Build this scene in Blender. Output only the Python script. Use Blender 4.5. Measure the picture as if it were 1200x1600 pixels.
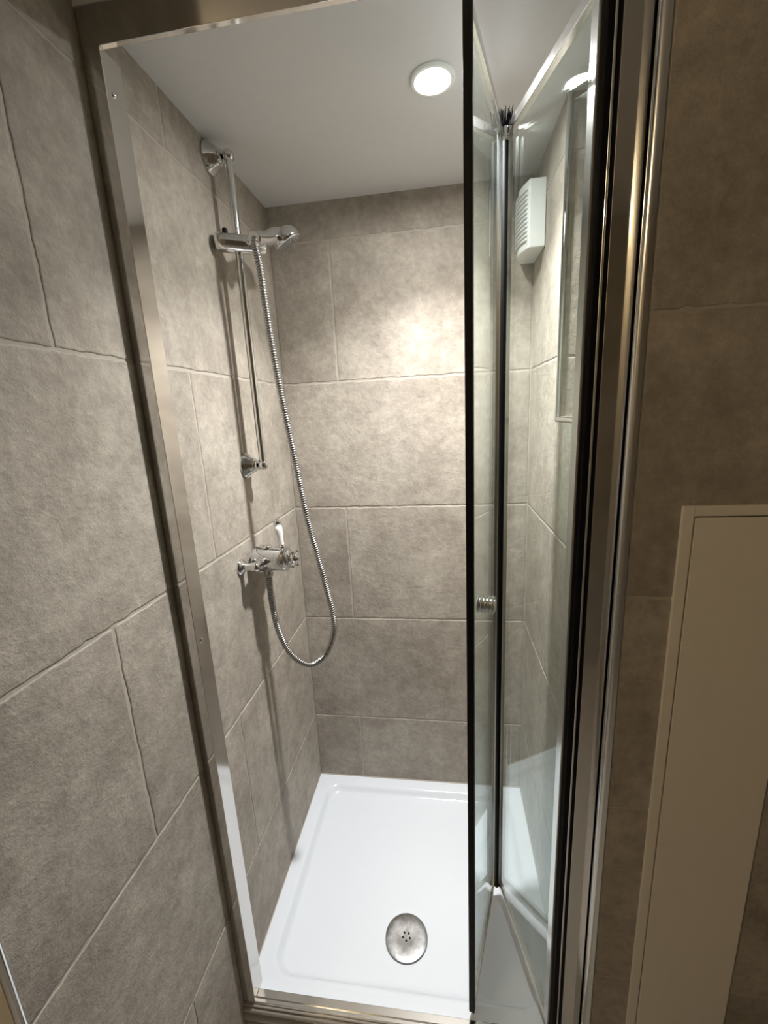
import bpy, bmesh, math, random
from mathutils import Vector, Matrix
random.seed(7)
SC = bpy.context.scene
COL = SC.collection
for o in list(bpy.data.objects):
    bpy.data.objects.remove(o)

# ------------------------------------------------------------------ camera, world, exposure
cam_d = bpy.data.cameras.new('camera')
cam = bpy.data.objects.new('camera', cam_d)
COL.objects.link(cam)
cam_d.sensor_fit = 'VERTICAL'
cam_d.sensor_height = 36.0
cam_d.lens = 666.92 / 1600 * 36.0
cam_d.clip_start = 0.02
R_ = [[0.98954, -0.14325, 0.01730], [0.13555, 0.96402, 0.22867], [-0.04943, -0.22393, 0.97335]]
cam.matrix_world = Matrix((
    (R_[0][0], R_[0][2], -R_[0][1], 0.5074),
    (R_[1][0], R_[1][2], -R_[1][1], -1.3602),
    (R_[2][0], R_[2][2], -R_[2][1], 1.3735),
    (0, 0, 0, 1)))
SC.camera = cam
w = bpy.data.worlds.new('world'); SC.world = w
w.use_nodes = True
w.node_tree.nodes['Background'].inputs[0].default_value = (0.02, 0.018, 0.015, 1)
w.node_tree.nodes['Background'].inputs[1].default_value = 0.0
SC.view_settings.view_transform = 'Standard'
SC.view_settings.look = 'None'
SC.view_settings.gamma = 1.0
SC.view_settings.use_curve_mapping = False
SC.view_settings.exposure = 0.0
SHOWER_W = 11.0          # shower downlight power
ROOM_W = 8.3             # power of the added warm room lamp

# ------------------------------------------------------------------ materials
def new_mat(name):
    m = bpy.data.materials.new(name); m.use_nodes = True
    return m, m.node_tree.nodes, m.node_tree.links

def princ(name, col, rough=.5, metal=0.0, bump=None, coat=0.0, var=0.0, rvar=0.0):
    m, N, L = new_mat(name)
    b = N['Principled BSDF']
    b.inputs['Base Color'].default_value = (*col, 1)
    b.inputs['Roughness'].default_value = rough
    b.inputs['Metallic'].default_value = metal
    b.inputs['Coat Weight'].default_value = coat
    tc = N.new('ShaderNodeTexCoord')
    nz = N.new('ShaderNodeTexNoise'); nz.inputs['Scale'].default_value = 14 if not bump else bump[0]
    nz.inputs['Detail'].default_value = 4
    L.new(tc.outputs['Object'], nz.inputs['Vector'])
    if var:
        mx = N.new('ShaderNodeMix'); mx.data_type = 'RGBA'
        mx.inputs['A'].default_value = (*[c * (1 - var) for c in col], 1)
        mx.inputs['B'].default_value = (*[min(1, c * (1 + var)) for c in col], 1)
        L.new(nz.outputs['Fac'], mx.inputs['Factor'])
        L.new(mx.outputs['Result'], b.inputs['Base Color'])
    if rvar:
        mr = N.new('ShaderNodeMapRange')
        mr.inputs['To Min'].default_value = max(0.01, rough - rvar); mr.inputs['To Max'].default_value = rough + rvar
        L.new(nz.outputs['Fac'], mr.inputs['Value']); L.new(mr.outputs['Result'], b.inputs['Roughness'])
    if bump:
        bp = N.new('ShaderNodeBump'); bp.inputs['Strength'].default_value = bump[1]; bp.inputs['Distance'].default_value = bump[2]
        L.new(nz.outputs['Fac'], bp.inputs['Height']); L.new(bp.outputs['Normal'], b.inputs['Normal'])
    return m

def tile_mat():
    m, N, L = new_mat('stone_tile')
    b = N['Principled BSDF']
    tc = N.new('ShaderNodeTexCoord'); gm = N.new('ShaderNodeNewGeometry')
    off = N.new('ShaderNodeVectorMath'); off.operation = 'MULTIPLY_ADD'
    comb = N.new('ShaderNodeCombineXYZ')
    for i in range(3): L.new(gm.outputs['Random Per Island'], comb.inputs[i])
    L.new(comb.outputs[0], off.inputs[0]); off.inputs[1].default_value = (7, 5, 9)
    L.new(tc.outputs['Object'], off.inputs[2])
    def noise(s, d, r=.6, dist=0.0):
        n = N.new('ShaderNodeTexNoise'); n.inputs['Scale'].default_value = s; n.inputs['Detail'].default_value = d
        n.inputs['Roughness'].default_value = r; n.inputs['Distortion'].default_value = dist
        L.new(off.outputs[0], n.inputs['Vector']); return n
    n1 = noise(5.5, 9, .72, 0); n2 = noise(55, 6, .75); n3 = noise(170, 3, .6); n4 = noise(17, 7, .7, .15)
    r1 = N.new('ShaderNodeValToRGB')
    e = r1.color_ramp.elements
    e[0].position = .3; e[0].color = (.285, .248, .206, 1)
    e[1].position = .72; e[1].color = (.478, .435, .372, 1)
    x = r1.color_ramp.elements.new(.5); x.color = (.376, .336, .284, 1)
    L.new(n1.outputs['Fac'], r1.inputs['Fac'])
    mp = N.new('ShaderNodeMapRange'); mp.inputs['From Min'].default_value = .3; mp.inputs['From Max'].default_value = .7
    mp.inputs['To Min'].default_value = .84; mp.inputs['To Max'].default_value = 1.14
    L.new(n4.outputs['Fac'], mp.inputs['Value'])
    mp2 = N.new('ShaderNodeMapRange'); mp2.inputs['From Min'].default_value = .3; mp2.inputs['From Max'].default_value = .7
    mp2.inputs['To Min'].default_value = .84; mp2.inputs['To Max'].default_value = 1.16
    L.new(n2.outputs['Fac'], mp2.inputs['Value'])
    mt = N.new('ShaderNodeMapRange'); mt.inputs['To Min'].default_value = .92; mt.inputs['To Max'].default_value = 1.06
    L.new(gm.outputs['Random Per Island'], mt.inputs['Value'])
    m1 = N.new('ShaderNodeMath'); m1.operation = 'MULTIPLY'; L.new(mp.outputs[0], m1.inputs[0]); L.new(mp2.outputs[0], m1.inputs[1])
    m2 = N.new('ShaderNodeMath'); m2.operation = 'MULTIPLY'; L.new(m1.outputs[0], m2.inputs[0]); L.new(mt.outputs[0], m2.inputs[1])
    vm = N.new('ShaderNodeVectorMath'); vm.operation = 'SCALE'
    L.new(r1.outputs['Color'], vm.inputs[0]); L.new(m2.outputs[0], vm.inputs['Scale'])
    # small pale chips and pits of the stone print
    vo = N.new('ShaderNodeTexVoronoi'); vo.inputs['Scale'].default_value = 52
    L.new(off.outputs[0], vo.inputs['Vector'])
    lt = N.new('ShaderNodeMapRange'); lt.inputs['From Min'].default_value = .03; lt.inputs['From Max'].default_value = .16
    lt.inputs['To Min'].default_value = 1.0; lt.inputs['To Max'].default_value = 0.0
    L.new(vo.outputs['Distance'], lt.inputs['Value'])
    g = N.new('ShaderNodeMath'); g.operation = 'GREATER_THAN'; g.inputs[1].default_value = .52
    L.new(n4.outputs['Fac'], g.inputs[0])
    mm = N.new('ShaderNodeMath'); mm.operation = 'MULTIPLY'; L.new(lt.outputs[0], mm.inputs[0]); L.new(g.outputs[0], mm.inputs[1])
    ms = N.new('ShaderNodeMath'); ms.operation = 'MULTIPLY'; ms.inputs[1].default_value = .5; L.new(mm.outputs[0], ms.inputs[0])
    mix = N.new('ShaderNodeMix'); mix.data_type = 'RGBA'
    L.new(ms.outputs[0], mix.inputs['Factor']); L.new(vm.outputs[0], mix.inputs['A']); mix.inputs['B'].default_value = (.50, .47, .42, 1)
    L.new(mix.outputs['Result'], b.inputs['Base Color'])
    b.inputs['Roughness'].default_value = .62
    b.inputs['Specular IOR Level'].default_value = .25
    a1 = N.new('ShaderNodeMath'); a1.operation = 'MULTIPLY_ADD'; a1.inputs[1].default_value = .5
    L.new(n2.outputs['Fac'], a1.inputs[0]); L.new(n4.outputs['Fac'], a1.inputs[2])
    a2 = N.new('ShaderNodeMath'); a2.operation = 'MULTIPLY_ADD'; a2.inputs[1].default_value = .12
    L.new(n3.outputs['Fac'], a2.inputs[0]); L.new(a1.outputs[0], a2.inputs[2])
    bp = N.new('ShaderNodeBump'); bp.inputs['Strength'].default_value = .8; bp.inputs['Distance'].default_value = .004
    L.new(a2.outputs[0], bp.inputs['Height']); L.new(bp.outputs['Normal'], b.inputs['Normal'])
    return m

def brushed_mat(name, col, rough, sz=(900, 900, 6), amt=.12):
    m, N, L = new_mat(name)
    b = N['Principled BSDF']
    b.inputs['Base Color'].default_value = (*col, 1); b.inputs['Metallic'].default_value = 1
    tc = N.new('ShaderNodeTexCoord'); mp = N.new('ShaderNodeMapping'); mp.inputs['Scale'].default_value = sz
    nz = N.new('ShaderNodeTexNoise'); nz.inputs['Scale'].default_value = 1
    L.new(tc.outputs['Object'], mp.inputs['Vector']); L.new(mp.outputs['Vector'], nz.inputs['Vector'])
    mr = N.new('ShaderNodeMapRange'); mr.inputs['To Min'].default_value = max(.02, rough - amt); mr.inputs['To Max'].default_value = rough + amt
    L.new(nz.outputs['Fac'], mr.inputs['Value']); L.new(mr.outputs['Result'], b.inputs['Roughness'])
    return m

def glass_mat():
    m, N, L = new_mat('clear_glass')
    for n in list(N):
        if n.type == 'BSDF_PRINCIPLED': N.remove(n)
    out = [n for n in N if n.type == 'OUTPUT_MATERIAL'][0]
    tr = N.new('ShaderNodeBsdfTransparent'); tr.inputs[0].default_value = (.955, .985, .975, 1)
    gl = N.new('ShaderNodeBsdfGlossy'); gl.inputs['Roughness'].default_value = .015; gl.inputs[0].default_value = (.95, 1, 1, 1)
    lw = N.new('ShaderNodeLayerWeight'); lw.inputs['Blend'].default_value = .5
    p = N.new('ShaderNodeMath'); p.operation = 'POWER'; p.inputs[1].default_value = 5
    ma = N.new('ShaderNodeMath'); ma.operation = 'MULTIPLY_ADD'; ma.inputs[1].default_value = .96; ma.inputs[2].default_value = .04
    mx = N.new('ShaderNodeMixShader')
    L.new(lw.outputs['Facing'], p.inputs[0]); L.new(p.outputs[0], ma.inputs[0]); L.new(ma.outputs[0], mx.inputs[0])
    L.new(tr.outputs[0], mx.inputs[1]); L.new(gl.outputs[0], mx.inputs[2]); L.new(mx.outputs[0], out.inputs[0])
    return m

def emit_mat(name, col, s):
    m, N, L = new_mat(name)
    b = N['Principled BSDF']; b.inputs['Base Color'].default_value = (.9, .9, .9, 1)
    b.inputs['Emission Color'].default_value = (*col, 1); b.inputs['Emission Strength'].default_value = s
    return m

def drain_mat():
    m, N, L = new_mat('worn_chrome')
    b = N['Principled BSDF']; b.inputs['Metallic'].default_value = 1
    tc = N.new('ShaderNodeTexCoord'); nz = N.new('ShaderNodeTexNoise')
    nz.inputs['Scale'].default_value = 45; nz.inputs['Detail'].default_value = 6; nz.inputs['Roughness'].default_value = .7
    L.new(tc.outputs['Object'], nz.inputs['Vector'])
    r = N.new('ShaderNodeValToRGB'); r.color_ramp.elements[0].position = .3; r.color_ramp.elements[1].position = .7
    r.color_ramp.elements[0].color = (.36, .35, .33, 1); r.color_ramp.elements[1].color = (.66, .67, .69, 1)
    L.new(nz.outputs['Fac'], r.inputs[0]); L.new(r.outputs[0], b.inputs['Base Color'])
    mr = N.new('ShaderNodeMapRange'); mr.inputs['To Min'].default_value = .22; mr.inputs['To Max'].default_value = .5
    L.new(nz.outputs['Fac'], mr.inputs['Value']); L.new(mr.outputs[0], b.inputs['Roughness'])
    return m

TILE = tile_mat()
GROUT = princ('beige_grout', (.43, .39, .335), .85, bump=(160, .4, .001), var=.08)
PLASTER = princ('white_ceiling_paint', (.68, .68, .68), .6, bump=(60, .12, .001), var=.03)
SILICONE = princ('tan_sealant', (.42, .37, .30), .45)
TRAYW = princ('white_acrylic', (.79, .83, .885), .16, bump=(220, .05, .0005), coat=.3)
CHROME = princ('polished_chrome', (.72, .73, .74), .07, 1.0, rvar=.03)
STEEL = brushed_mat('bright_aluminium', (.74, .74, .73), .16)
STEEL2 = brushed_mat('satin_aluminium', (.66, .64, .61), .10, amt=.04)
HOSEM = princ('chrome_hose_metal', (.43, .42, .405), .36, 1.0)
BLACK = princ('black_rubber', (.004, .004, .005), .55, rvar=.05)
BLACK.node_tree.nodes['Principled BSDF'].inputs['Specular IOR Level'].default_value = .15
WPLAST = princ('white_plastic', (.80, .83, .81), .35, var=.02)
WPAINT = princ('cream_paint', (.80, .75, .66), .5, bump=(45, .15, .001), var=.03)
CERAM = princ('white_ceramic', (.86, .85, .83), .12, coat=.4)
GLASS = glass_mat()
DRAIN = drain_mat()
FLOORM = princ('floor_vinyl', (.45, .41, .36), .5, var=.12)
BEAD = princ('beige_reeded_threshold', (.42, .38, .33), .16, var=.05)
DARK = princ('gap_shade_black', (.012, .009, .006), .9)  # near-black colour standing in for shade inside holes and gaps
NOZ = princ('grey_nozzle_rubber', (.25, .25, .25), .5)

# ------------------------------------------------------------------ mesh helpers
def link(name, bm, mats, parent=None, smooth=False, bevel=0.0, seg=2, angle=35):
    me = bpy.data.meshes.new(name)
    bmesh.ops.recalc_face_normals(bm, faces=bm.faces)
    bm.to_mesh(me); bm.free()
    o = bpy.data.objects.new(name, me); COL.objects.link(o)
    for m in (mats if isinstance(mats, (list, tuple)) else [mats]): me.materials.append(m)
    if smooth:
        for p in me.polygons: p.use_smooth = True
        me.set_sharp_from_angle(angle=math.radians(angle))
    if bevel:
        b = o.modifiers.new('bevel', 'BEVEL'); b.width = bevel; b.segments = seg; b.limit_method = 'ANGLE'
        b.angle_limit = math.radians(40)
    if parent:
        o.parent = parent
        if parent.type == 'EMPTY': o.matrix_parent_inverse = Matrix.Translation(-parent.location)
    return o

def box(bm, a, b, M=None):
    v = []
    for x in (a[0], b[0]):
        for y in (a[1], b[1]):
            for z in (a[2], b[2]):
                p = Vector((x, y, z)); v.append(bm.verts.new(M @ p if M else p))
    for f in ((0, 1, 3, 2), (4, 6, 7, 5), (0, 4, 5, 1), (2, 3, 7, 6), (0, 2, 6, 4), (1, 5, 7, 3)):
        bm.faces.new([v[i] for i in f])

def frame_of(d):
    d = Vector(d).normalized()
    u = d.cross(Vector((0, 0, 1)))
    if u.length < 1e-4: u = Vector((1, 0, 0))
    u.normalize(); v = d.cross(u).normalized()
    return d, u, v

def lathe(bm, o, d, prof, n=40, wob=None):
    """prof: list of (distance along d, radius)"""
    o = Vector(o); d, u, v = frame_of(d)
    rings = []
    for h, r in prof:
        if r < 1e-6: rings.append([bm.verts.new(o + d * h)]); continue
        ring = []
        for i in range(n):
            a = 2 * math.pi * i / n
            rr = r * (wob(a, h) if wob else 1)
            ring.append(bm.verts.new(o + d * h + (u * math.cos(a) + v * math.sin(a)) * rr))
        rings.append(ring)
    for A, B in zip(rings, rings[1:]):
        for i in range(n):
            j = (i + 1) % n
            if len(A) == 1 and len(B) == 1: continue
            if len(A) == 1: bm.faces.new((A[0], B[i], B[j]))
            elif len(B) == 1: bm.faces.new((A[i], B[0], A[j]))
            else: bm.faces.new((A[i], B[i], B[j], A[j]))
    for ring, in ((rings[0],), (rings[-1],)):
        if len(ring) > 2: bm.faces.new(ring)

def ball(bm, c, r, n=24, sq=(1, 1, 1)):
    M = Matrix.Translation(Vector(c)) @ Matrix.Diagonal((*sq, 1))
    bmesh.ops.create_uvsphere(bm, u_segments=n, v_segments=n // 2, radius=r, matrix=M)

def catmull(pts, n):
    P = [Vector(p) for p in pts]; P = [2 * P[0] - P[1]] + P + [2 * P[-1] - P[-2]]
    out = []
    for i in range(1, len(P) - 2):
        for k in range(n):
            t = k / n; a, b, c, d = P[i - 1:i + 3]
            out.append(.5 * ((2 * b) + (c - a) * t + (2 * a - 5 * b + 4 * c - d) * t * t + (3 * b - a - 3 * c + d) * t ** 3))
    out.append(P[-2]); return out

def resample(pts, step):
    L = [0]
    for a, b in zip(pts, pts[1:]): L.append(L[-1] + (b - a).length)
    n = max(2, int(L[-1] / step)); out = []; j = 0
    for k in range(n + 1):
        s = L[-1] * k / n
        while j < len(L) - 2 and L[j + 1] < s: j += 1
        t = (s - L[j]) / max(1e-9, L[j + 1] - L[j]); out.append(pts[j].lerp(pts[j + 1], t))
    return out

def tube(bm, pts, rad, n=14, caps=True):
    """rad: number or function(index)->radius"""
    prev = None; rings = []
    for i, p in enumerate(pts):
        t = (pts[min(i + 1, len(pts) - 1)] - pts[max(i - 1, 0)]).normalized()
        if prev is None:
            _, u, _ = frame_of(t)
        else:
            u = (prev - t * prev.dot(t)).normalized()
        prev = u; v = t.cross(u)
        r = rad(i) if callable(rad) else rad
        rings.append([bm.verts.new(p + (u * math.cos(2 * math.pi * k / n) + v * math.sin(2 * math.pi * k / n)) * r) for k in range(n)])
    for A, B in zip(rings, rings[1:]):
        for i in range(n):
            bm.faces.new((A[i], A[(i + 1) % n], B[(i + 1) % n], B[i]))
    if caps:
        bm.faces.new(rings[0]); bm.faces.new(rings[-1])

def empty(name, loc, label, cat, group=None):
    o = bpy.data.objects.new(name, None); COL.objects.link(o); o.location = loc
    o.empty_display_size = .05
    o['label'] = label; o['category'] = cat
    if group: o['group'] = group
    bpy.context.view_layer.update()
    return o

def tag(o, label, cat, group=None):
    o['label'] = label; o['category'] = cat
    if group: o['group'] = group
    return o

def struct(o):
    o['kind'] = 'structure'; return o

# ------------------------------------------------------------------ tiled walls
def inset_poly(P, d):
    n = len(P); out = []
    for i in range(n):
        a, b, c = P[i - 1], P[i], P[(i + 1) % n]
        e1 = (b - a).normalized(); e2 = (c - b).normalized()
        n1 = Vector((-e1.y, e1.x)); n2 = Vector((-e2.y, e2.x))
        out.append(b + (n1 + n2) / max(.3, 1 + n1.dot(n2)) * d)
    return out

def tile(bm, F, poly, gap=.0019, th=.0022):
    """poly CCW (u,v) pairs; F maps (u,v,depth) to world"""
    P = inset_poly([Vector(p) for p in poly], gap)
    dense = []; nin = []
    n = len(P)
    for i in range(n):
        a, b = P[i], P[(i + 1) % n]
        L = (b - a).length; k = max(1, int(L / .009))
        e = (b - a) / L; nn = Vector((-e.y, e.x))
        ph = random.uniform(0, 50)
        pe = (P[i] - P[i - 1]).normalized(); pn = Vector((-pe.y, pe.x))
        for j in range(k):
            t = j / k
            q = a + e * L * t
            if j == 0:
                dense.append(q); nin.append((nn + pn) / 1.0)
            else:
                x = L * t
                jit = .0006 * math.sin(x * 60 + ph) + .0005 * math.sin(x * 143 + ph * 2) + random.uniform(-.0006, .0006)
                if random.random() < .05: jit += random.uniform(.0006, .0020)
                dense.append(q + nn * (jit + .0001)); nin.append(nn)
    rings = []
    for ins, dep in ((0, -th), (.0003, -.0012), (.0013, -.0004), (.003, 0)):
        rings.append([bm.verts.new(F(q.x + m.x * ins, q.y + m.y * ins, dep)) for q, m in zip(dense, nin)])
    for A, B in zip(rings, rings[1:]):
        for i in range(len(A)):
            j = (i + 1) % len(A)
            f = bm.faces.new((A[i], A[j], B[j], B[i])); f.smooth = True
    bm.faces.new(rings[-1])

def tiled(name, F, cells, grout_rects, back=.012, parent=None):
    bm = bmesh.new()
    for c in cells: tile(bm, F, c)
    nt = len(bm.faces)
    for (u0, v0, u1, v1) in grout_rects:
        vs = []
        for d in (-.0014, -back):
            for (u, v) in ((u0, v0), (u1, v0), (u1, v1), (u0, v1)): vs.append(bm.verts.new(F(u, v, d)))
        fs = [bm.faces.new(vs[:4]), bm.faces.new(vs[4:])]
        for i in range(4): fs.append(bm.faces.new((vs[i], vs[(i + 1) % 4], vs[4 + (i + 1) % 4], vs[4 + i])))
        for f in fs: f.material_index = 1
    o = link(name, bm, [TILE, GROUT])
    return struct(o)

def rows_cells(rows, u0, u1):
    out = []
    for v0, v1, js in rows:
        us = [u0] + [j for j in sorted(js) if u0 + .01 < j < u1 - .01] + [u1]
        for a, b in zip(us, us[1:]): out.append([(a, v0), (b, v0), (b, v1), (a, v1)])
    return out

Z = [-.14, .2697, .6731, 1.0759, 1.4784, 1.8755]
CEIL = 1.977
W = .762
ROOMC = 2.25             # ceiling of the room outside
FL = -.16                # floor of the room outside
SY = -.677               # front face of the shower frame
LY = -1.0690             # end of the left wall

# left wall (plane x = 0), u = y
FLft = lambda u, v, d: Vector((d, u, v))
ev = [-.8265, -.2265]; od = [-.515]
rows = [(FL, Z[1], [-.8238, -.2238]), (Z[1], Z[2], od), (Z[2], Z[3], ev), (Z[3], Z[4], [-.518]), (Z[4], Z[5], ev), (Z[5], ROOMC, [-.489])]
cells = rows_cells(rows, LY, -SY * 0 + 0.0)
tiled('wall_left', FLft, cells, [(LY, FL, 0.004, ROOMC)])
# back wall (plane y = 0), u = x
FB = lambda u, v, d: Vector((u, -d, v))
rows = [(-.03, Z[1], [.174]), (Z[1], Z[2], [.592]), (Z[2], Z[3], [.177]), (Z[3], Z[4], [.59]), (Z[4], Z[5], [.182]), (Z[5], CEIL + .02, [.59])]
tiled('wall_back', FB, rows_cells(rows, 0.0, W), [(-.004, -.03, W + .004, CEIL + .02)])
# right wall (plane x = W) with window recess, u = -y
NY = -.303; NZ = 1.3415; NE = -.615; ND = .13
FR = lambda u, v, d: Vector((W - d, -u, v))
u1 = .66
cells = rows_cells([(-.03, Z[1], [.29]), (Z[1], Z[2], []), (Z[2], Z[3], [.29])], 0.0, u1)
cells.append([(0, Z[3]), (u1, Z[3]), (u1, NZ), (-NY, NZ), (-NY, Z[4]), (0, Z[4])])
cells += rows_cells([(Z[4], Z[5], []), (Z[5], CEIL + .02, [])], 0.0, -NY)
cells += rows_cells([(NZ, CEIL + .02, [])], -NE, u1)
tiled('wall_right', FR, cells, [(-.004, -.03, u1, NZ), (-.004, NZ, -NY, CEIL + .02), (-NE, NZ, u1, CEIL + .02)])
# faces inside the recess: far reveal (faces the room), sill, near reveal, back
FN = lambda u, v, d: Vector((u, NY - d * 1, v))
tiled('wall_recess_far', lambda u, v, d: Vector((u, NY - d, v)),
      rows_cells([(NZ, Z[4], []), (Z[4], Z[5], []), (Z[5], CEIL + .02, [])], W + .006, W + ND), [(W + .006, NZ, W + ND, CEIL + .02)], back=.006)
tiled('wall_recess_back', lambda u, v, d: Vector((W + ND - d, -u, v)),
      rows_cells([(NZ, Z[4], []), (Z[4], Z[5], []), (Z[5], CEIL + .02, [])], -NY, -NE), [(-NY, NZ, -NE, CEIL + .02)], back=.006)
tiled('wall_recess_sill', lambda u, v, d: Vector((u, v, NZ + .006 + d)),
      [[(W + .006, NE), (W + ND, NE), (W + ND, NY), (W + .006, NY)]], [(W + .006, NE, W + ND, NY)], back=.006)
tiled('wall_recess_near', lambda u, v, d: Vector((u, NE + d, v)),
      rows_cells([(NZ, Z[4], []), (Z[4], CEIL + .02, [])], W + .006, W + ND), [(W + .006, NZ, W + ND, CEIL + .02)], back=.006)
# wall facing the room right of the shower (plane y = -.69)
FY = -.69; CX = .784
FF = lambda u, v, d: Vector((u, FY - d, v))
PX0, PX1, PZ = .853, 1.0305, 1.2195
fr = [(FL, .2545, []), (.2545, .667, []), (.667, 1.072, [])]
cells = rows_cells(fr, CX, PX0 + .02) + rows_cells([(FL, .2545, [1.12]), (.2545, .667, [1.43]), (.667, 1.072, [1.12])], PX1, 1.72)
cells.append([(CX, 1.072), (PX0 + .02, 1.072), (PX0 + .02, PZ - .02), (PX1, PZ - .02), (PX1, 1.072), (1.72, 1.072), (1.72, 1.49), (CX, 1.49)])
cells += rows_cells([(1.49, 1.888, [1.38]), (1.888, ROOMC, [])], CX, 1.72)
tiled('wall_front', FF, cells, [(CX, FL, PX0 + .02, ROOMC), (PX1, FL, 1.72, ROOMC), (PX0 + .02, PZ - .02, PX1, ROOMC)])

def plainwall(name, a, b, m):
    bm = bmesh.new(); box(bm, a, b); return struct(link(name, bm, m))
# ceilings, lintel, floor
plainwall('ceiling', (-.012, -.635, CEIL), (W + ND + .012, .014, CEIL + .03), PLASTER)
plainwall('wall_lintel', (0.0, -.678, 1.953), (CX - .001, -.636, ROOMC), PLASTER)
plainwall('ceiling_room', (-.65, -2.45, ROOMC), (1.74, FY + .01, ROOMC + .03), PLASTER)
plainwall('floor', (-.65, -2.45, FL - .03), (1.74, FY + .03, FL), FLOORM)
RW = [(-.6, FL), (1.74, FL)]
rr = [(FL, .27, [.3, .9, 1.5]), (.27, .673, [0, .6, 1.2]), (.673, 1.076, [.3, .9, 1.5]), (1.076, 1.478, [0, .6, 1.2]), (1.478, 1.88, [.3, .9, 1.5]), (1.88, ROOMC, [0, .6, 1.2])]
tiled('wall_behind', lambda u, v, d: Vector((u, -2.42 + d, v)), rows_cells(rr, -.62, 1.72), [(-.62, FL, 1.72, ROOMC)])
tiled('wall_side', lambda u, v, d: Vector((1.72 - d, u, v)), rows_cells([(a, b, [j - 2.6 for j in js]) for a, b, js in rr], -2.42, FY), [(-2.42, FL, FY, ROOMC)])
plainwall('wall_alcove', (-.62, -2.42, FL), (-.6, LY, ROOMC), WPAINT)
plainwall('wall_alcove_return', (-.6, LY + .006, FL), (-.013, LY + .02, ROOMC), WPAINT)

# chrome corner trims
bm = bmesh.new()
lathe(bm, (.0, LY - .001, FL), (0, 0, 1), [(0, .0052), (ROOMC - FL, .0052)], 20)
struct(link('trim_1', bm, CHROME, smooth=True))
bm = bmesh.new()   # rounded trim at the corner of the front wall
pts = []
for k in range(13):
    a = math.radians(180 + k * 7.5); pts.append((CX - .0055 + math.cos(a) * .0085, FY + .0065 + math.sin(a) * .0085))
prof = pts + [(CX - .0002, FY - .002), (CX - .0002, FY + .02), (CX - .0075, FY + .02)]
lo = [bm.verts.new((x, y, FL)) for x, y in prof]; hi = [bm.verts.new((x, y, ROOMC)) for x, y in prof]
for i in range(len(prof)):
    j = (i + 1) % len(prof); bm.faces.new((lo[i], lo[j], hi[j], hi[i]))
bm.faces.new(lo); bm.faces.new(hi)
struct(link('trim_2', bm, STEEL, smooth=True))
bm = bmesh.new()   # quadrant trim round the recess edge
box(bm, (W - .001, NY - .006, NZ), (W + .008, NY + .003, CEIL))
box(bm, (W - .002, NE, NZ - .004), (W + .010, NY + .003, NZ + .006))
struct(link('trim_3', bm, CHROME, bevel=.004, seg=4))
# sealant beads where the walls meet tray, corner and ceiling
bm = bmesh.new()
tube(bm, [Vector((.0005, -.62, .001)), Vector((.0005, -.001, .001)), Vector((W - .0005, -.001, .001)), Vector((W - .0005, -.62, .001))], .0022, 8)
struct(link('trim_4', bm, SILICONE, smooth=True))

# ------------------------------------------------------------------ shower tray
tray = empty('shower_tray', (W / 2, -.33, 0), 'white acrylic shower tray with a rounded sunken floor and raised rim', 'shower tray')
def rrect(x0, y0, x1, y1, r, z, n=10):
    out = []
    for cx, cy, a0 in ((x1 - r, y1 - r, 0), (x0 + r, y1 - r, 90), (x0 + r, y0 + r, 180), (x1 - r, y0 + r, 270)):
        for k in range(n + 1):
            a = math.radians(a0 + 90 * k / n); out.append(Vector((cx + r * math.cos(a), cy + r * math.sin(a), z)))
    return out
bm = bmesh.new()
x0, y0, x1, y1 = .040, -.622, .722, -.040
spec = [(-.0395, 0.0, -.03, .0005), (-.0395, 0.0, 0, .0005), (-.004, 0, 0, .046), (0, 0, -.0004, .05), (.004, 0, -.0024, .05), (.010, 0, -.010, .048), (.016, 0, -.0165, .046), (.022, 0, -.0195, .044), (.032, 0, -.021, .04), (.12, 0, -.0225, .03), (.2, 0, -.0235, .02)]
rings = []
for ins, _, z, r in spec:
    if ins < -.03: pts = rrect(.0006, -.669, W - .0006, -.0006, .0005, z)
    else: pts = rrect(x0 + ins, y0 + ins, x1 - ins, y1 - ins, r, z)
    rings.append([bm.verts.new(p) for p in pts])
for A, B in zip(rings, rings[1:]):
    for i in range(len(A)):
        j = (i + 1) % len(A); bm.faces.new((A[i], A[j], B[j], B[i]))
c = bm.verts.new((.381, -.33, -.0242))
for i in range(len(rings[-1])): bm.faces.new((rings[-1][i], rings[-1][(i + 1) % len(rings[-1])], c))
link('tray_body', bm, TRAYW, tray, smooth=True, angle=50)
# waste cover: domed, five holes
DX, DY, DZ = .3815, -.496, -.0232
bm = bmesh.new()
prof = [(0, .050), (.003, .056), (.0065, .0575), (.008, .0565), (.0092, .053), (.0100, .045), (.0103, .034), (.0098, .022), (.0090, .010), (.0088, 0)]
lathe(bm, (DX, DY, DZ), (0, 0, 1), prof, 56)
dr = link('waste_cover', bm, DRAIN, tray, smooth=True)
dr['label'] = 'dull chrome domed waste cover with five holes'
for k in range(5):
    a = math.radians(-90 + 72 * k)
    bm = bmesh.new(); lathe(bm, (DX + .0098 * math.cos(a), DY + .0098 * math.sin(a), DZ + .0086), (0, 0, 1), [(0, .0029), (.0008, .0029), (.0008, 0)], 14)
    link('waste_hole_shade', bm, DARK, dr)  # dark disc painted in as the shade inside a hole

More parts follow.
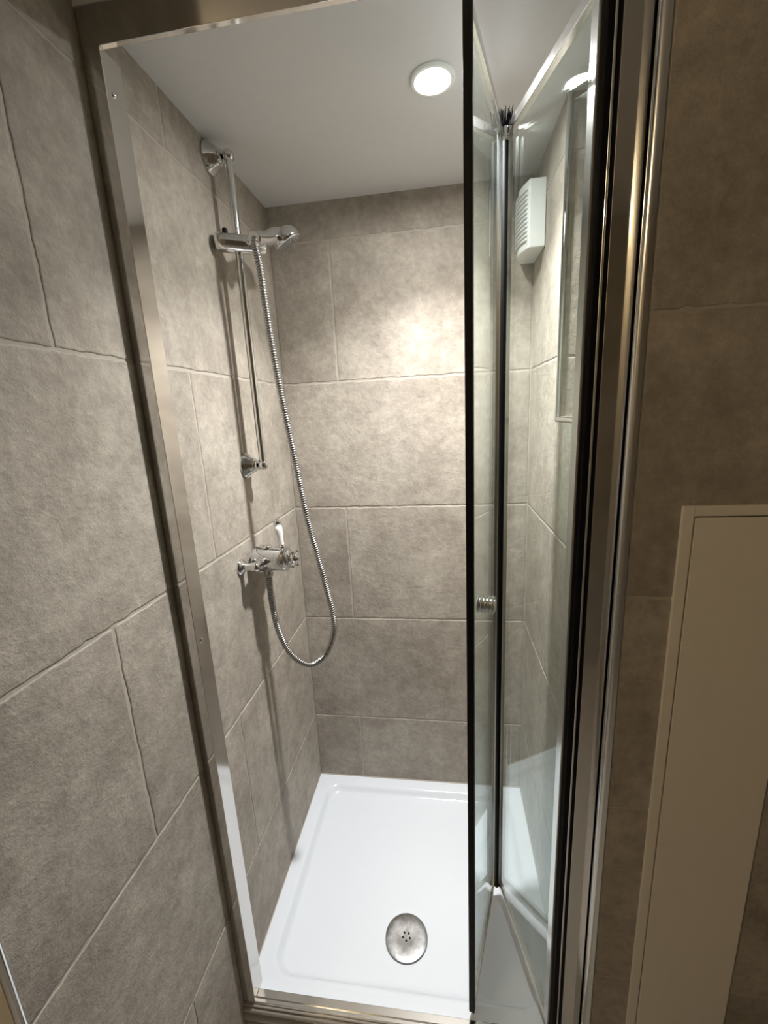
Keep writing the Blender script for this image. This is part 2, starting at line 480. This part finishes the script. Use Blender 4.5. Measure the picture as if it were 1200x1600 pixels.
# ------------------------------------------------------------------ enclosure: frame and bifold door
enc = empty('shower_enclosure', (.38, SY, 0), 'aluminium framed shower enclosure with clear glass bifold door folded inwards', 'shower enclosure')
HZ = 1.902
FI = .0300                # inner face of the left jamb
bm = bmesh.new(); box(bm, (.001, SY, .0), (FI, -.6345, HZ + .003))
lj = link('wall_jamb', bm, STEEL2, enc, bevel=.0008)
for z in (1.855, .960):
    bm = bmesh.new(); lathe(bm, (FI, -.660, z), (1, 0, 0), [(0, .0052), (.0012, .0046), (.0022, .0025), (.0024, 0)], 20)
    link('screw', bm, CHROME, lj, smooth=True)
    for q in (0, 90):
        pass
bm = bmesh.new(); box(bm, (.001, SY, HZ + .003), (CX - .012, SY + .009, 1.9525))
link('header_rail', bm, STEEL2, enc, bevel=.0008)
bm = bmesh.new(); box(bm, (.001, SY + .009, 1.940), (.745, -.637, 1.9525))
link('header_track', bm, STEEL, enc)
# threshold
bm = bmesh.new(); box(bm, (.001, SY, -.004), (CX - .012, -.6685, .003)); box(bm, (FI, -.669, .0003), (.738, -.653, .006))
link('threshold', bm, STEEL, enc, bevel=.001)
# reeded bead below the threshold
bm = bmesh.new()
prof = [(-.67, -.005), (-.6785, -.005)]
zz = -.006
for r in (.006, .017, .024, .024, .024, .024, .024):
    for k in range(1, 9):
        a = math.pi * k / 9; prof.append((-.6785 - math.sin(a) * r * .36, zz - r * (1 - math.cos(a)) / 2))
    zz -= r; prof.append((-.6785, zz)); zz -= .0012; prof.append((-.6785, zz))
prof.append((-.67, zz))
A = [bm.verts.new((.001, y, z)) for y, z in prof]; B = [bm.verts.new((CX - .008, y, z)) for y, z in prof]
for i in range(len(prof)):
    j = (i + 1) % len(prof); bm.faces.new((A[i], A[j], B[j], B[i]))
bm.faces.new(A); bm.faces.new(B)
bd = link('reeded_bead', bm, BEAD, enc, smooth=True, angle=60); bd['label'] = 'beige reeded step edge under the threshold'
# right jamb: broad satin face, black seals, dark gap strip, round bar
RZ = 1.902
bm = bmesh.new(); box(bm, (.738, -.663, .0075), (.7755, -.615, RZ + .005)); rj = link('wall_jamb', bm, STEEL2, enc, bevel=.0008)
bm = bmesh.new(); box(bm, (.7756, -.658, .0075), (.7825, -.640, RZ + .005)); link('black_seal_and_gap', bm, BLACK, rj)  # black strip painted in as the shaded gap beside the corner trim
bm = bmesh.new(); box(bm, (.7335, -.662, .0075), (.7378, -.630, RZ + .005)); link('black_seal_and_gap', bm, BLACK, rj)
bm = bmesh.new(); lathe(bm, (.7302, -.6605, .0075), (0, 0, 1), [(0, .0027), (RZ - .004, .0027)], 20); link('hinge_bar', bm, CHROME, rj, smooth=True)
bm = bmesh.new(); box(bm, (.7180, -.664, .012), (.7272, -.648, RZ - .002)); box(bm, (.7270, -.656, .012), (.7336, -.645, RZ - .002)); link('black_seal_and_gap', bm, BLACK, rj, bevel=.002)

JX, JY = .6335, -.366       # fold line
AX, AY = .7165, -.657       # hinge line
BX, BY = .5495, -.640       # free edge
PZ0, PZ1 = .030, 1.902
def leaf(name, a, b, label, flip):
    """local frame: s along the leaf from a to b, t thickness"""
    a = Vector((a[0], a[1], 0)); b = Vector((b[0], b[1], 0)); L = (b - a).length
    e = (b - a) / L; n = Vector((-e.y, e.x, 0))
    M = Matrix((( e.x, n.x, 0, a.x), (e.y, n.y, 0, a.y), (0, 0, 1, 0), (0, 0, 0, 1)))
    return M, L
MA, LA = leaf('a', (JX + .0085, JY), (AX, AY), '', 0)
bm = bmesh.new(); box(bm, (.006, -.0026, PZ0 + .010), (LA - .012, .0026, PZ1 - .010), MA)
ga = link('door_leaf', bm, GLASS, enc); ga['label'] = 'clear glass leaf hinged on the right jamb'
for z0, z1 in ((PZ0, PZ0 + .016), (PZ1 - .018, PZ1)):
    bm = bmesh.new(); box(bm, (.004, -.006, z0), (LA, .006, z1), MA); link('leaf_rail', bm, STEEL, ga, bevel=.001)
bm = bmesh.new(); box(bm, (LA - .018, -.0065, PZ0), (LA, .0065, PZ1), MA); link('leaf_stile', bm, STEEL, ga, bevel=.001)
bm = bmesh.new(); box(bm, (.0, -.005, PZ0), (.007, .005, PZ1), MA); link('leaf_stile', bm, STEEL, ga, bevel=.001)
MB, LB = leaf('b', (JX - .0085, JY), (BX, BY), '', 0)
bm = bmesh.new(); box(bm, (.006, -.0026, PZ0 + .010), (LB - .004, .0026, PZ1 - .010), MB)
gb = link('door_leaf', bm, GLASS, enc); gb['label'] = 'clear glass leaf with free edge and chrome knob'
for z0, z1 in ((PZ0, PZ0 + .012), (PZ1 - .016, PZ1)):
    bm = bmesh.new(); box(bm, (.004, -.006, z0), (LB, .006, z1), MB); link('leaf_rail', bm, STEEL, gb, bevel=.001)
bm = bmesh.new(); box(bm, (LB - .006, -.0045, PZ0), (LB, .0045, PZ1), MB); link('leaf_stile', bm, STEEL, gb, bevel=.001)
bm = bmesh.new(); box(bm, (LB, -.0062, PZ0 - .004), (LB + .012, .0062, PZ1 + .004), MB); link('black_seal_and_gap', bm, BLACK, gb, bevel=.001)
bm = bmesh.new(); box(bm, (.0, -.005, PZ0), (.007, .005, PZ1), MB); link('leaf_stile', bm, STEEL, gb, bevel=.001)
# black hinge seal on the fold, brush at its top
bm = bmesh.new(); lathe(bm, (JX, JY - .009, PZ0 + .002), (0, 0, 1), [(0, .0058), (PZ1 - PZ0 - .032, .0058)], 16); link('fold_seal', bm, BLACK, enc, smooth=True)
bm = bmesh.new(); lathe(bm, (JX, JY - .008, PZ1 - .030), (0, 0, 1), [(0, .0045), (.024, .0045)], 14)
cap = link('fold_pin', bm, CHROME, enc, smooth=True)
bm = bmesh.new()
for k in range(46):
    x = JX + random.uniform(-.013, .013); y = JY + random.uniform(-.014, .006); h = random.uniform(.008, .026)
    tube(bm, [Vector((JX + (x - JX) * .6, JY + (y - JY) * .6, PZ1 - .014)), Vector((x, y, PZ1 + h))], .0011, 5)
br = link('brush_seal', bm, BLACK, enc)
# ribbed knob on the outer side of the free leaf
SIDE = 1 if (MB.to_3x3() @ Vector((0, 1, 0))).x > 0 else -1
for side in (SIDE,):
    s = LB - .040
    bm = bmesh.new()
    prof = [(0, .009)]
    h = .0
    for k in range(5):
        prof += [(h + .0008, .0158), (h + .003, .0172), (h + .0052, .0158), (h + .0058, .0128), (h + .0066, .0128)]; h += .0066
    prof += [(h, .011), (h + .001, .009), (h + .001, 0)]
    o = MB @ Vector((s, side * .0028, 1.019)); d = (MB.to_3x3() @ Vector((0, side, 0)))
    lathe(bm, o, d, prof, 28)
    k_ = link('door_knob', bm, CHROME, gb, smooth=True, angle=50)

# ------------------------------------------------------------------ riser rail
rail = empty('shower_riser_rail', (0, -.322, 1.26), 'vertical chrome shower riser rail on the left tiled wall', 'shower rail')
RX, RY = .047, -.322
def bracket(z):
    bm = bmesh.new()
    lathe(bm, (0.0003, RY, z), (1, 0, 0), [(0, .032), (.003, .0328), (.007, .030), (.013, .0245), (.021, .0195), (.026, .0175), (.027, .0125), (.030, .0115), (.032, .0135), (.034, .0135)], 44,
          wob=lambda a, h: 1 + (.05 * math.cos(6 * a) if .006 < h < .025 else 0))
    return link('wall_bracket', bm, CHROME, rail, smooth=True, angle=30)
for z, up in ((1.9435, 1), (1.2615, -1)):
    b = bracket(z)
    bm = bmesh.new(); ball(bm, (RX, RY, z), .0128, 28); link('ball_joint', bm, CHROME, b, smooth=True)
bm = bmesh.new(); lathe(bm, (RX, RY, 1.268), (0, 0, 1), [(0, .0088), (1.937 - 1.268, .0088)], 28)
link('rail_tube', bm, CHROME, rail, smooth=True)
# slider on the rail
SZ = 1.7655
sa = Vector((.006, -.356, SZ + .001)); sb = Vector((.104, -.301, SZ - .001))
sd = (sb - sa)
bm = bmesh.new()
Ls = sd.length
lathe(bm, sa, sd, [(0, .012), (.002, .0165), (.006, .0195), (.03, .0198), (.058, .0195), (.0585, .0188), (.0595, .0188), (.060, .0195), (.085, .0185), (Ls - .002, .0175), (Ls, .015)], 36)
sl = link('slider', bm, CHROME, rail, smooth=True, angle=50)
kb = sa + sd.normalized() * .026
bm = bmesh.new(); lathe(bm, kb + Vector((0, 0, .018)), (0, 0, 1), [(0, .0062), (.009, .0062), (.011, .005), (.0112, 0)], 18); link('release_button', bm, BLACK, sl, smooth=True)

# ------------------------------------------------------------------ handset
H0 = Vector((.1015, -.348, 1.766))
H1 = Vector((.117, -.240, 1.800))
hs = empty('shower_handset', H0, 'chrome shower handset resting in the slider near the top of the rail', 'shower head')
ax = (H1 - H0)
bm = bmesh.new()
hpts = resample(catmull([H0 - ax.normalized() * .006, H0 + ax * .25, H0 + ax * .5 + Vector((0, 0, .002)), H0 + ax * .8 + Vector((0, 0, .006)), H1 + Vector((.002, .004, .006))], 8), .005)
NHP = len(hpts)
tube(bm, hpts, lambda i: .0125 + .0095 * (i / NHP) ** 1.3, 24)
hd = Vector((.45, .22, -.86)).normalized()
c0 = H1 + Vector((.008, -.002, .020)) - hd * .004
lathe(bm, c0, hd, [(0, 0), (.0015, .011), (.006, .021), (.012, .028), (.020, .0325), (.028, .034), (.034, .034), (.036, .032), (.0365, .030)], 40)
link('handset_body', bm, CHROME, hs, smooth=True, angle=50)
bm = bmesh.new(); lathe(bm, c0 + hd * .0358, hd, [(0, .0285), (.0012, .0275), (.0016, 0)], 36)
_, hu, hv = frame_of(hd)
for rr_, nn_ in ((.009, 6), (.016, 11), (.023, 16)):
    for k in range(nn_):
        a = 2 * math.pi * k / nn_
        lathe(bm, c0 + hd * .037 + (hu * math.cos(a) + hv * math.sin(a)) * rr_, hd, [(0, .0014), (.0022, .001), (.0023, 0)], 8)
sp = link('spray_plate', bm, NOZ, hs); sp['label'] = 'grey spray plate with nozzle rings'
bm = bmesh.new()      # socket holding the handset
lathe(bm, H0 - ax.normalized() * .010, ax, [(0, .0135), (.002, .0155), (.024, .0165), (.026, .0145)], 30)
link('socket_cone', bm, CHROME, sl, smooth=True)

# ------------------------------------------------------------------ hose
hp = [(.1015, -.352, 1.765), (.1010, -.3555, 1.748), (.1060, -.353, 1.703), (.1080, -.350, 1.637), (.1141, -.350, 1.541), (.125, -.350, 1.425), (.1397, -.350, 1.303),
      (.1604, -.350, 1.126), (.180, -.350, 1.023), (.1982, -.352, .927), (.2095, -.354, .8555), (.2055, -.356, .806), (.1821, -.358, .7535), (.1572, -.360, .7275),
      (.1310, -.361, .7165), (.1006, -.362, .732), (.0762, -.362, .7621), (.0565, -.362, .8189), (.0475, -.362, .8842), (.0455, -.361, .9386), (.0465, -.360, .9742), (.047, -.360, .986)]
pts = resample(catmull(hp, 12), .0014)
bm = bmesh.new()
tube(bm, pts, lambda i: (.0080, .0088, .0078, .0050)[i % 4], 14)
ho = tag(link('shower_hose', bm, HOSEM, None, smooth=True, angle=80), 'flexible corrugated chrome hose looping from the handset down to the valve', 'hose')

# ------------------------------------------------------------------ exposed mixer valve
VY, VZ = -.356, 1.021
vv = empty('shower_valve', (0, VY, VZ), 'chrome exposed shower mixer valve with white ceramic lever and crosshead knob', 'shower valve')
bm = bmesh.new()
lathe(bm, (.012, VY, VZ), (1, 0, 0), [(0, .027), (.002, .031), (.005, .0325), (.062, .0325), (.0622, .0318), (.0634, .0318), (.0636, .0325), (.084, .0325), (.088, .031), (.089, .026)], 48)
vb = link('valve_body', bm, CHROME, vv, smooth=True, angle=40)
bm = bmesh.new(); lathe(bm, (.048, VY - .002, VZ + .031), (0, 0, 1), [(0, .013), (.003, .0125), (.006, .010), (.0075, .006), (.0078, 0)], 26)
link('top_cap', bm, CHROME, vb, smooth=True)
for s in (-1, 1):
    yy = VY + s * .060
    bm = bmesh.new()
    lathe(bm, (.0004, yy, VZ - .001), (1, 0, 0), [(0, .0205), (.003, .0205), (.006, .018), (.009, .0115), (.012, .0098), (.030, .0098), (.031, .0115), (.040, .0115)], 34)
    ball(bm, (.040, yy, VZ - .001), .0125, 22)
    lathe(bm, (.040, yy, VZ - .001), (.12, -s * 1.0, .08), [(0, .0112), (.014, .0112), (.015, .0135), (.028, .0145), (.034, .0145)], 28)
    link('inlet_elbow', bm, CHROME, vv, smooth=True, angle=50)
bm = bmesh.new(); lathe(bm, (.047, -.361, VZ - .028), (0, 0, -1), [(0, .0105), (.006, .0105), (.0065, .0125), (.013, .0125), (.0135, .0112), (.018, .0108), (.019, .009)], 8)
link('hose_outlet', bm, CHROME, vv)
# crosshead knob at the end of the body
bm = bmesh.new()
kx = .100
lathe(bm, (kx, VY, VZ), (1, 0, 0), [(0, .022), (.003, .0235), (.006, .021), (.008, .013), (.012, .0115), (.016, .0125), (.022, .0125), (.025, .009), (.027, .0075), (.0295, .006), (.0305, 0)], 30)
for k in range(4):
    a = math.radians(32 + 90 * k); d = Vector((0, math.cos(a), math.sin(a))); c = Vector((kx + .019, VY, VZ))
    lathe(bm, c, d, [(.006, .0052), (.012, .0042), (.020, .0038), (.022, .0048)], 14)
    ball(bm, c + d * .025, .0058, 16)
link('crosshead_knob', bm, CHROME, vv, smooth=True, angle=50)
bm = bmesh.new(); lathe(bm, (.088, VY, VZ + .030), (0, 0, 1), [(0, .0095), (.004, .0095), (.006, .007), (.009, .0062)], 22)
lb = link('lever_base', bm, CHROME, vv, smooth=True)
ld = Vector((-.12, .02, 1)).normalized(); l0 = Vector((.088, VY, VZ + .038))
bm = bmesh.new(); lathe(bm, l0, ld, [(0, .0064), (.014, .0074), (.032, .0098), (.042, .0106), (.048, .0096), (.051, .007)], 24)
lv = link('lever_handle', bm, CERAM, vv, smooth=True); lv['label'] = 'white ceramic lever'
bm = bmesh.new(); ball(bm, l0 + ld * .059, .0092, 22); lathe(bm, l0 + ld * .050, ld, [(0, .006), (.003, .0068), (.004, .005)], 18)
link('lever_tip', bm, CHROME, lv, smooth=True)

# ------------------------------------------------------------------ ceiling downlight
LX, LYY = .4966, -.397
dl = empty('ceiling_downlight', (LX, LYY, CEIL), 'round recessed white downlight shining in the shower ceiling', 'downlight')
bm = bmesh.new()
lathe(bm, (LX, LYY, CEIL + .0005), (0, 0, -1), [(0, .0425), (.003, .0425), (.0055, .040), (.0062, .035), (.0045, .0305), (.001, .029)], 48)
link('bezel', bm, WPLAST, dl, smooth=True)
bm = bmesh.new(); lathe(bm, (LX, LYY, CEIL - .0012), (0, 0, -1), [(0, .0275), (.0016, .026), (.0026, .018), (.003, 0)], 40)
link('bulb', bm, emit_mat('bulb_glow', (1.0, .99, .97), 620), dl, smooth=True)
la = bpy.data.lights.new('downlight_lamp', 'AREA'); la.shape = 'DISK'; la.size = .052; la.energy = SHOWER_W
la.color = (1.0, .992, .98); la.spread = math.radians(116)
lo_ = bpy.data.objects.new('lamp', la); COL.objects.link(lo_); lo_.location = (LX, LYY, CEIL - .0075)

# ------------------------------------------------------------------ extractor fan
fan = empty('extractor_fan', (W, -.07, 1.757), 'white plastic extractor fan high on the right shower wall', 'extractor fan')
fy0, fy1, fz0, fz1 = -.140, -.012, 1.757, 1.908
fx = lambda t: .722 - .016 * math.sin(math.pi * max(0, min(1, t)))
bm = bmesh.new()
n = 14; A = []; B = []
for i in range(n + 1):
    t = i / n; y = fy0 + (fy1 - fy0) * t
    A.append(bm.verts.new((fx(t), y, fz0 + .0))); B.append(bm.verts.new((fx(t), y, fz1)))
A += [bm.verts.new((W - .0005, fy1, fz0)), bm.verts.new((W - .0005, fy0, fz0))]
B += [bm.verts.new((W - .0005, fy1, fz1)), bm.verts.new((W - .0005, fy0, fz1))]
for i in range(len(A)):
    j = (i + 1) % len(A); bm.faces.new((A[i], A[j], B[j], B[i]))
bm.faces.new(A); bm.faces.new(B)
link('housing', bm, WPLAST, fan, bevel=.003, seg=3)
bm = bmesh.new()
for k in range(12):
    z = fz0 + .020 + k * .0100
    for i in range(n):
        t0 = .05 + .9 * i / n; t1 = .05 + .9 * (i + 1) / n
        q = []
        for t in (t0, t1):
            y = fy0 + (fy1 - fy0) * t; x = fx(t)
            q.append([bm.verts.new(p) for p in ((x + .001, y, z + .0078), (x - .0065, y, z), (x - .0055, y, z - .0014), (x + .001, y, z + .001))])
        for a in range(4): bm.faces.new((q[0][a], q[0][(a + 1) % 4], q[1][(a + 1) % 4], q[1][a]))
        if i == 0: bm.faces.new(q[0])
        if i == n - 1: bm.faces.new(q[1])
gr = link('grille', bm, WPLAST, fan); gr['label'] = 'curved front grille of horizontal louvres'

# ------------------------------------------------------------------ access panel in the front wall
ap = empty('access_panel', (.94, FY, FL), 'cream painted access panel with narrow frame set in the tiled wall', 'access panel')
bm = bmesh.new()
DXL, DZT = .8705, 1.2025
box(bm, (PX0, FY - .005, FL + .002), (DXL - .0013, FY + .020, PZ)); box(bm, (DXL - .0013, FY - .005, DZT + .0014), (PX1, FY + .020, PZ))
link('panel_frame', bm, WPAINT, ap, bevel=.001)
bm = bmesh.new(); box(bm, (DXL + .0010, FY - .0045, FL + .004), (PX1 - .003, FY + .013, DZT - .0010)); link('panel_door', bm, WPAINT, ap, bevel=.001)
bm = bmesh.new(); box(bm, (DXL - .002, FY + .006, FL + .002), (PX1 - .0001, FY + .019, DZT + .003)); link('panel_gap_shade', bm, DARK, ap)  # dark sheet added so the gap round the door reads as shade

# ------------------------------------------------------------------ unseen warm lamp, added to light the front wall and room ceiling
RLX, RLY = -.25, -1.72
rl = empty('added_room_lamp', (RLX, RLY, ROOMC), 'unseen warm globe lamp added to light the dim bathroom', 'added lamp')
bm = bmesh.new(); lathe(bm, (RLX, RLY, ROOMC), (0, 0, -1), [(0, .05), (.004, .05), (.012, .04), (.02, .012), (.075, .012), (.080, .02), (.088, .02)], 32); link('lamp_holder', bm, WPLAST, rl, smooth=True)
bm = bmesh.new(); ball(bm, (RLX, RLY, ROOMC - .135), .05, 28); link('globe', bm, emit_mat('warm_globe_glow', (1.0, .775, .475), ROOM_W / (4 * math.pi ** 2 * .0025)), rl, smooth=True)
